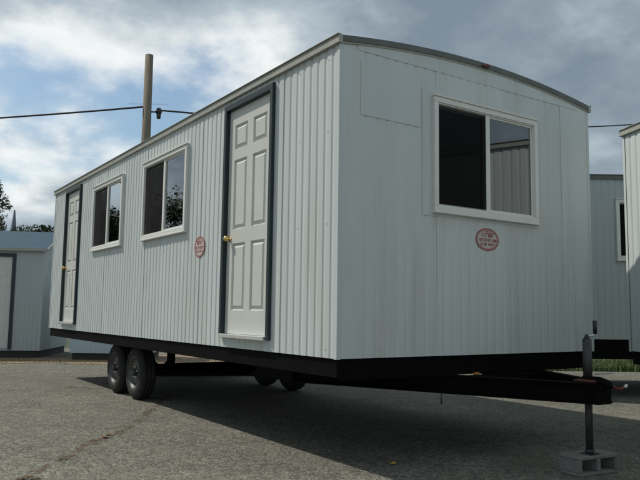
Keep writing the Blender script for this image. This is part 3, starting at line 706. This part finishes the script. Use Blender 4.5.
# ------------------------------------------------------------------ sheds at the left
def shed(name, loc, rz, label, x0, x1, D, zb, zt, gable, m, roofm, door_at=None):
    root = empty(name, loc, rz, label, 'shed')
    ops = []
    if door_at: ops = [(door_at[0] - x0 - 0.01, door_at[1] - x0 + 0.01, zb, door_at[3] + 0.01)]
    Wd = x1 - x0
    def wl(nm, width, fr, zt_, ops_):
        p0, p1 = fr(0.02, 0.03, 0), fr(width - 0.02, 0.03, 0)
        w = MB().bar((p0[0], p0[1], zb + 0.03), (p1[0], p1[1], zb + 0.03), 0.02, 0.06).build(nm, m, root)
        wall_panels(w, width, fr, zb, zt_, ops_, m, 8, depth=0.007)
    gz = lambda u: zt + gable * (1 - abs(u - D / 2) / (D / 2))
    wl('front_wall', Wd, lambda u, d, z: (x0 + u, d, z), lambda u: zt, ops)
    wl('rear_wall', Wd, lambda u, d, z: (x0 + u, D - d, z), lambda u: zt, [])
    wl('side_wall', D, lambda u, d, z: (x1 - d, u, z), gz, [])
    wl('side_wall', D, lambda u, d, z: (x0 + d, u, z), gz, [])
    r = MB(); ov = 0.07; sl_ = gable / (D / 2)
    for s in (0, 1):
        ya, yb = (-ov, D / 2) if s == 0 else (D + ov, D / 2)
        za, zc = zt - sl_ * ov + 0.03, zt + gable + 0.03
        n_ = int((Wd + 2 * ov) / 0.3)
        for k in range(n_):   # standing-seam sheets
            xa = x0 - ov + (Wd + 2 * ov) * k / n_; xb = x0 - ov + (Wd + 2 * ov) * (k + 1) / n_
            r.face([(xa, ya, za), (xb, ya, za), (xb, yb, zc), (xa, yb, zc)])
    rf = r.build('roof', roofm, root, fixn=False)
    for ya, yb in ((-ov - 0.022, -ov), (D + ov, D + ov + 0.022)): MB().box(x0 - ov, x1 + ov, ya, yb, zt - sl_ * ov - 0.03, zt - sl_ * ov + 0.034).build('fascia', edge_m, rf)
    for xx in (x0, x1):
        g = MB()
        e = 0.0 if xx == x1 else -0.022
        for ya, yb in ((-ov, D / 2), (D + ov, D / 2)):
            z_a, z_b = zt - sl_ * ov, zt + gable; X = xx + (ov if xx == x1 else -ov - 0.022)
            g.bar((X + 0.011, ya, z_a), (X + 0.011, yb, z_b), 0.022, 0.06)
        g.build('gable_board', edge_m, rf)
    MB().box(x0 + 0.04, x1 - 0.04, 0.05, D - 0.05, 0.0, zb + 0.005).build('skid', skid_m, root)
    if door_at:
        d0, d1, dz0, dz1 = door_at; fw = 0.075
        d = MB().box(d0, d1, 0.012, 0.05, dz0, dz1).build('door', door_m, root, 0.003)
        pw = (d1 - d0 - 0.33) / 2
        for za, zc in ((0.2, 0.78), (0.92, 1.5), (1.62, 1.86)):
            for q in range(2):
                xa = d0 + 0.11 + q * (pw + 0.11); MB().box(xa, xa + pw, 0.006, 0.012, dz0 + za, dz0 + zc).build('door_panel', door_m, d, 0.004)
        MB().box(d0 - fw, d0, -0.03, 0.05, dz0 - 0.03, dz1).box(d1, d1 + fw, -0.03, 0.05, dz0 - 0.03, dz1).box(d0 - fw, d1 + fw, -0.03, 0.05, dz1, dz1 + fw).build('door_frame', dframe_m, d, 0.004)
        k = MB().lathe_x([(0.0, 0.0), (0.0, 0.03), (-0.01, 0.03), (-0.012, 0.012), (-0.035, 0.012), (-0.045, 0.026), (-0.06, 0.024), (-0.066, 0.0)], (0, 0, 0), 14); me = k.mesh('knob', brass_m)
        part(d, 'knob', me, (d0 + 0.06, 0.012, dz0 + 0.9), (0, 0, R(90)))
    return root
shed('storage_shed', (0.83, 12.72, 0), R(-27), 'blue-roofed ribbed shed with dark framed door at the left edge', -4.2, 0, 2.56, 0.165, 2.47, 0.50, siding_b, blueroof_m, (-1.62, -0.69, 0.22, 2.28))
shed('storage_shed', (1.29, 11.93, 0), R(-30), 'pale blue-white shed seen behind the rear wheels, cut low to shorten its shadow', 0, 1.75, 1.5, 0.150, 1.45, 0.15, mat('pale_blue_siding', (0.40, 0.50, 0.56), 0.45, 0, 0.04, 3, dirt=(0.28, 0.34, 0.36), dirt_amt=0.3), roof_m)  # hidden upper part kept low so its shadow clears the dirt
# long dark beam lying on timbers beyond the axles
bm_root = empty('steel_beam', (1.2, 7.75, 0), 0, 'long black steel beam lying low behind the trailer axles', 'beam')
dv = Vector((3.25 - 1.9, 6.9 - 7.6, 0)).normalized(); s0 = Vector((1.72, 7.60, 0)); rel = lambda v: v - Vector((1.2, 7.75, 0))
A_ = s0 - dv * 0.3; B_ = s0 + dv * 2.3
mb = MB()
for zz, w_, h_ in ((0.010, 0.09, 0.012), (0.060, 0.012, 0.09), (0.110, 0.09, 0.012)): mb.bar(rel(A_ + Vector((0, 0, zz))), rel(B_ + Vector((0, 0, zz))), w_, h_)
mb.build('beam', steel_m, bm_root)

# ------------------------------------------------------------------ utility poles and cables
def pole(loc, h, label, lean=(0, 0)):
    root = empty('utility_pole', loc, 0, label, 'pole', 'utility poles')
    root.rotation_euler = (lean[0], lean[1], 0)
    MB().tube([(0, 0, -0.3), (0, 0, h * 0.5), (0, 0, h)], [0.20, 0.17, 0.145], 14).build('shaft', pole_m, root)
    MB().tube([(0.08, -0.06, h - 2.12), (0.36, -0.22, h - 2.12)], 0.028, 8).build('bracket', jack_m, root)
    MB().tube([(0.36, -0.22, h - 2.20), (0.36, -0.22, h - 2.10), (0.36, -0.22, h - 1.98)], [0.085, 0.12, 0.07], 12).build('insulator', jack_m, root)
    MB().tube([(0.36, -0.22, h - 2.36), (0.36, -0.22, h - 2.18)], [0.07, 0.085], 10).build('splice_case', jack_m, root)
    MB().tube([(-0.55, 0.37, h - 1.83), (0.62, -0.42, h - 1.83)], 0.006, 6).build('guy_wire', jack_m, root)
    return root
PZ = 10.36; P0 = Vector((5.62, 19.85, 0))
pole(P0, PZ, 'tall weathered wooden utility pole rising behind the trailer roof')
PL = Vector((-26, 47, 0)); PR = Vector((46, 17, 0))
def cable(name, a, b_, sag, rad, label):
    a, b_ = Vector(a), Vector(b_); pts = []
    for k in range(25):
        t = k / 24; p = a.lerp(b_, t); p.z -= sag * 4 * t * (1 - t); pts.append(p)
    base = pts[0].copy(); o = MB().tube([p - base for p in pts], rad, 6).build(name, cable_m); o.location = base; return tag(o, label, 'cable', 'overhead cables')
pole(PL, PZ, 'wooden utility pole far beyond the left edge of the picture')
pole(PR, PZ + 5.0, 'wooden utility pole beyond the right edge of the picture')
hk = Vector((0.36, -0.22, PZ - 2.05))
cable('cable', P0 + Vector((-0.05, -0.05, PZ - 1.95)), PL + Vector((0.1, 0, PZ - 1.6)), 0.75, 0.036, 'black overhead cable running left from the wooden pole')
cable('cable', P0 + hk, PR + Vector((0, 0, PZ + 4.4)), 0.9, 0.034, 'black overhead cable running right from the pole behind the trailer')

# ------------------------------------------------------------------ trees
def tree_meshes(seed, h, cr, n=15000, leaf=0.30):
    rd = random.Random(seed); tr = MB()
    tr.tube([(0, 0, -0.2), (0.05, 0, h * 0.25), (0.1, 0.05, h * 0.5), (0.05, 0.1, h * 0.8)], [0.028 * h, 0.022 * h, 0.016 * h, 0.006 * h], 8)
    cl = []
    for k in range(26):
        t = rd.uniform(0, 2 * math.pi); zz = rd.uniform(0.28, 0.98) * h; q = 1 - abs((zz / h - 0.58) / 0.45) ** 2.2
        rr_ = cr * max(0.15, q) * rd.uniform(0.35, 1.0); c = Vector((math.cos(t) * rr_, math.sin(t) * rr_, zz)); cl.append((c, rd.uniform(0.20, 0.40) * cr))
        tr.tube([(0.08, 0.04, max(h * 0.2, zz - rr_ * 0.9)), tuple(c * 0.5 + Vector((0.04, 0.02, zz * 0.5 - rr_ * 0.15))), tuple(c)], [0.010 * h, 0.006 * h, 0.002 * h], 5)
    lf = MB()
    for k in range(n):
        c, r = cl[rd.randrange(len(cl))]
        d = Vector((rd.gauss(0, 1), rd.gauss(0, 1), rd.gauss(0, 0.8))).normalized() * r * rd.uniform(0.35, 1.08) ** 0.6
        p = c + d; ax = Vector((rd.gauss(0, 1), rd.gauss(0, 1), rd.gauss(0, 1))).normalized(); bx = ax.orthogonal().normalized(); s = leaf * rd.uniform(0.6, 1.3)
        lf.face([p - ax * s * 0.5, p + bx * s * 0.3, p + ax * s * 0.5, p - bx * s * 0.3])
    return tr.mesh('trunk', bark_m, False), lf.mesh('crown', leaf_m, False)
kinds = [tree_meshes(11, 10, 3.6), tree_meshes(23, 9, 4.4), tree_meshes(37, 11, 3.2)]
def tree(k, loc, sc_, rz, label, group='trees beyond the yard'):
    root = empty('tree', loc, rz, label, 'tree', group); root.scale = (sc_, sc_, sc_)
    part(root, 'trunk', kinds[k][0]); part(root, 'crown', kinds[k][1]); return root
tree(0, (3.15, 45.5, 0), 0.93, 0.4, 'dark leafy tree at the left edge above the blue roof')
tree(1, (10.6, 72, 0), 0.90, 1.2, 'low dark tree beside the grey spire on the skyline')
tree(1, (13.1, 70, 0), 0.96, 2.9, 'rounded dark tree just left of the trailer on the skyline')
tree(2, (15.0, 74, 0), 0.84, 0.9, 'narrow dark tree half hidden by the trailer on the skyline')
tree(2, (8.0, 75, 0), 0.76, 4.0, 'small dark tree between the edge tree and the spire')
for k, (x, y, s_) in enumerate(((-9, 38, 0.75), (-13, 33, 0.8), (-19, 40, 0.95), (-3.5, 41, 0.7))):
    tree(k % 3, (x, y, 0), s_, k * 1.3, ['tree reflected in the far side window', 'tree reflected in the near side window', 'taller tree standing left of the two reflected trees', 'tree just outside the left edge beyond the shed'][k])
# spire on the skyline
sr = empty('spire', (14.2, 93, 0), 0, 'slim pointed blue-grey spire on the skyline above the blue roof', 'spire')
MB().box(-1.0, 1.0, -1.0, 1.0, 0, 9.0).build('tower', spire_m, sr)
MB().tube([(0, 0, 9.0), (0, 0, 10.6), (0, 0, 13.9)], [0.7, 0.42, 0.10], 8).build('steeple', spire_m, sr)

# ------------------------------------------------------------------ grass at the back of the lot, loose stones, leaves
def grass(name, poly_fn, n, seed, hh, label):
    rd = random.Random(seed); mb = MB()
    for k in range(n):
        x, y = poly_fn(rd); h = hh * rd.uniform(0.4, 1.2); t = rd.uniform(0, 6.28); w = 0.008 * rd.uniform(0.7, 1.6); lx_, ly_ = rd.gauss(0, 0.4) * h, rd.gauss(0, 0.4) * h
        c, s = math.cos(t) * w, math.sin(t) * w
        mb.face([(x - c, y - s, -0.01), (x + c, y + s, -0.01), (x + lx_, y + ly_, h)])
    o = mb.build(name, blade_m, None, fixn=False); o['kind'] = 'stuff'; tag(o, label, 'grass'); return o
def right_strip(rd):
    t = rd.random(); x = 9.0 + 7.5 * t; y = 5.3 - 3.8 * t + abs(rd.gauss(0, 1.0)) ** 1.0 * 1.4 - 0.1; return x, y
grass('grass', right_strip, 16000, 5, 0.16, 'rough green grass along the edge of the asphalt behind the trailers')
def left_strip(rd):
    t = rd.random(); return -5 + 11 * t, 14.6 - 5.4 * t + rd.gauss(0, 0.5)
grass('weeds', left_strip, 1500, 6, 0.04, 'sparse low weeds on the dirt in front of the sheds')
st = MB(); rd = random.Random(9)
for k in range(900):
    x = rd.uniform(-4, 4.5); y = rd.uniform(-2.5, 8); s = rd.uniform(0.004, 0.011) * (1.6 if rd.random() < 0.05 else 1)
    pts = [Vector((rd.uniform(-1, 1), rd.uniform(-1, 1), 0)).normalized() * s for _ in range(3)]
    b = [(x + s, y, 0.0), (x - s * 0.5, y + s * 0.8, 0.0), (x - s * 0.6, y - s * 0.8, 0.0)]; tp = (x + rd.uniform(-.3, .3) * s, y + rd.uniform(-.3, .3) * s, s * rd.uniform(0.6, 1.1))
    for i in range(3): st.face([b[i], b[(i + 1) % 3], tp])
o = st.build('loose_gravel', mat('gravel_stone', (0.27, 0.26, 0.23), 0.9, 0, 0.3, 40), None, fixn=False); o['kind'] = 'stuff'; tag(o, 'scattered loose stones on the asphalt', 'gravel')
leaf_dry = mat('dry_leaf', (0.42, 0.30, 0.06), 0.7, 0, 0.2, 60)
def fallen_leaf(x, y, s, rz, label, m):
    mb = MB(); n = 6
    ctr = [(-1 + 2 * k / n) for k in range(n + 1)]
    for k in range(n):
        a_, b_ = ctr[k], ctr[k + 1]; wa, wb = 0.45 * (1 - a_ * a_) ** 0.7 if abs(a_) < 1 else 0, 0.45 * (1 - b_ * b_) ** 0.7 if abs(b_) < 1 else 0
        za, zb = 0.25 * a_ * a_, 0.25 * b_ * b_
        for q in (-1, 1): mb.face([(a_ * s, 0, za * s), (b_ * s, 0, zb * s), (b_ * s, q * wb * s, (zb + 0.3 * wb) * s), (a_ * s, q * wa * s, (za + 0.3 * wa) * s)])
    o = mb.build('fallen_leaf', m, None, fixn=False); o.location = (x, y, 0.006); o.rotation_euler = (0, 0, rz); tag(o, label, 'leaf', 'fallen leaves'); return o
fallen_leaf(0.632, 0.151, 0.045, 0.6, 'yellow fallen leaf at the near edge of the trailer shadow', leaf_dry)
brown_leaf = mat('brown_leaf', (0.16, 0.09, 0.03), 0.8, 0, 0.2, 60)
fallen_leaf(-0.86, 2.27, 0.05, 1.8, 'brown leaf caught on the long crack left of the trailer', brown_leaf)
fallen_leaf(-0.79, 2.38, 0.04, 0.3, 'small curled brown leaf beside the long crack', brown_leaf)
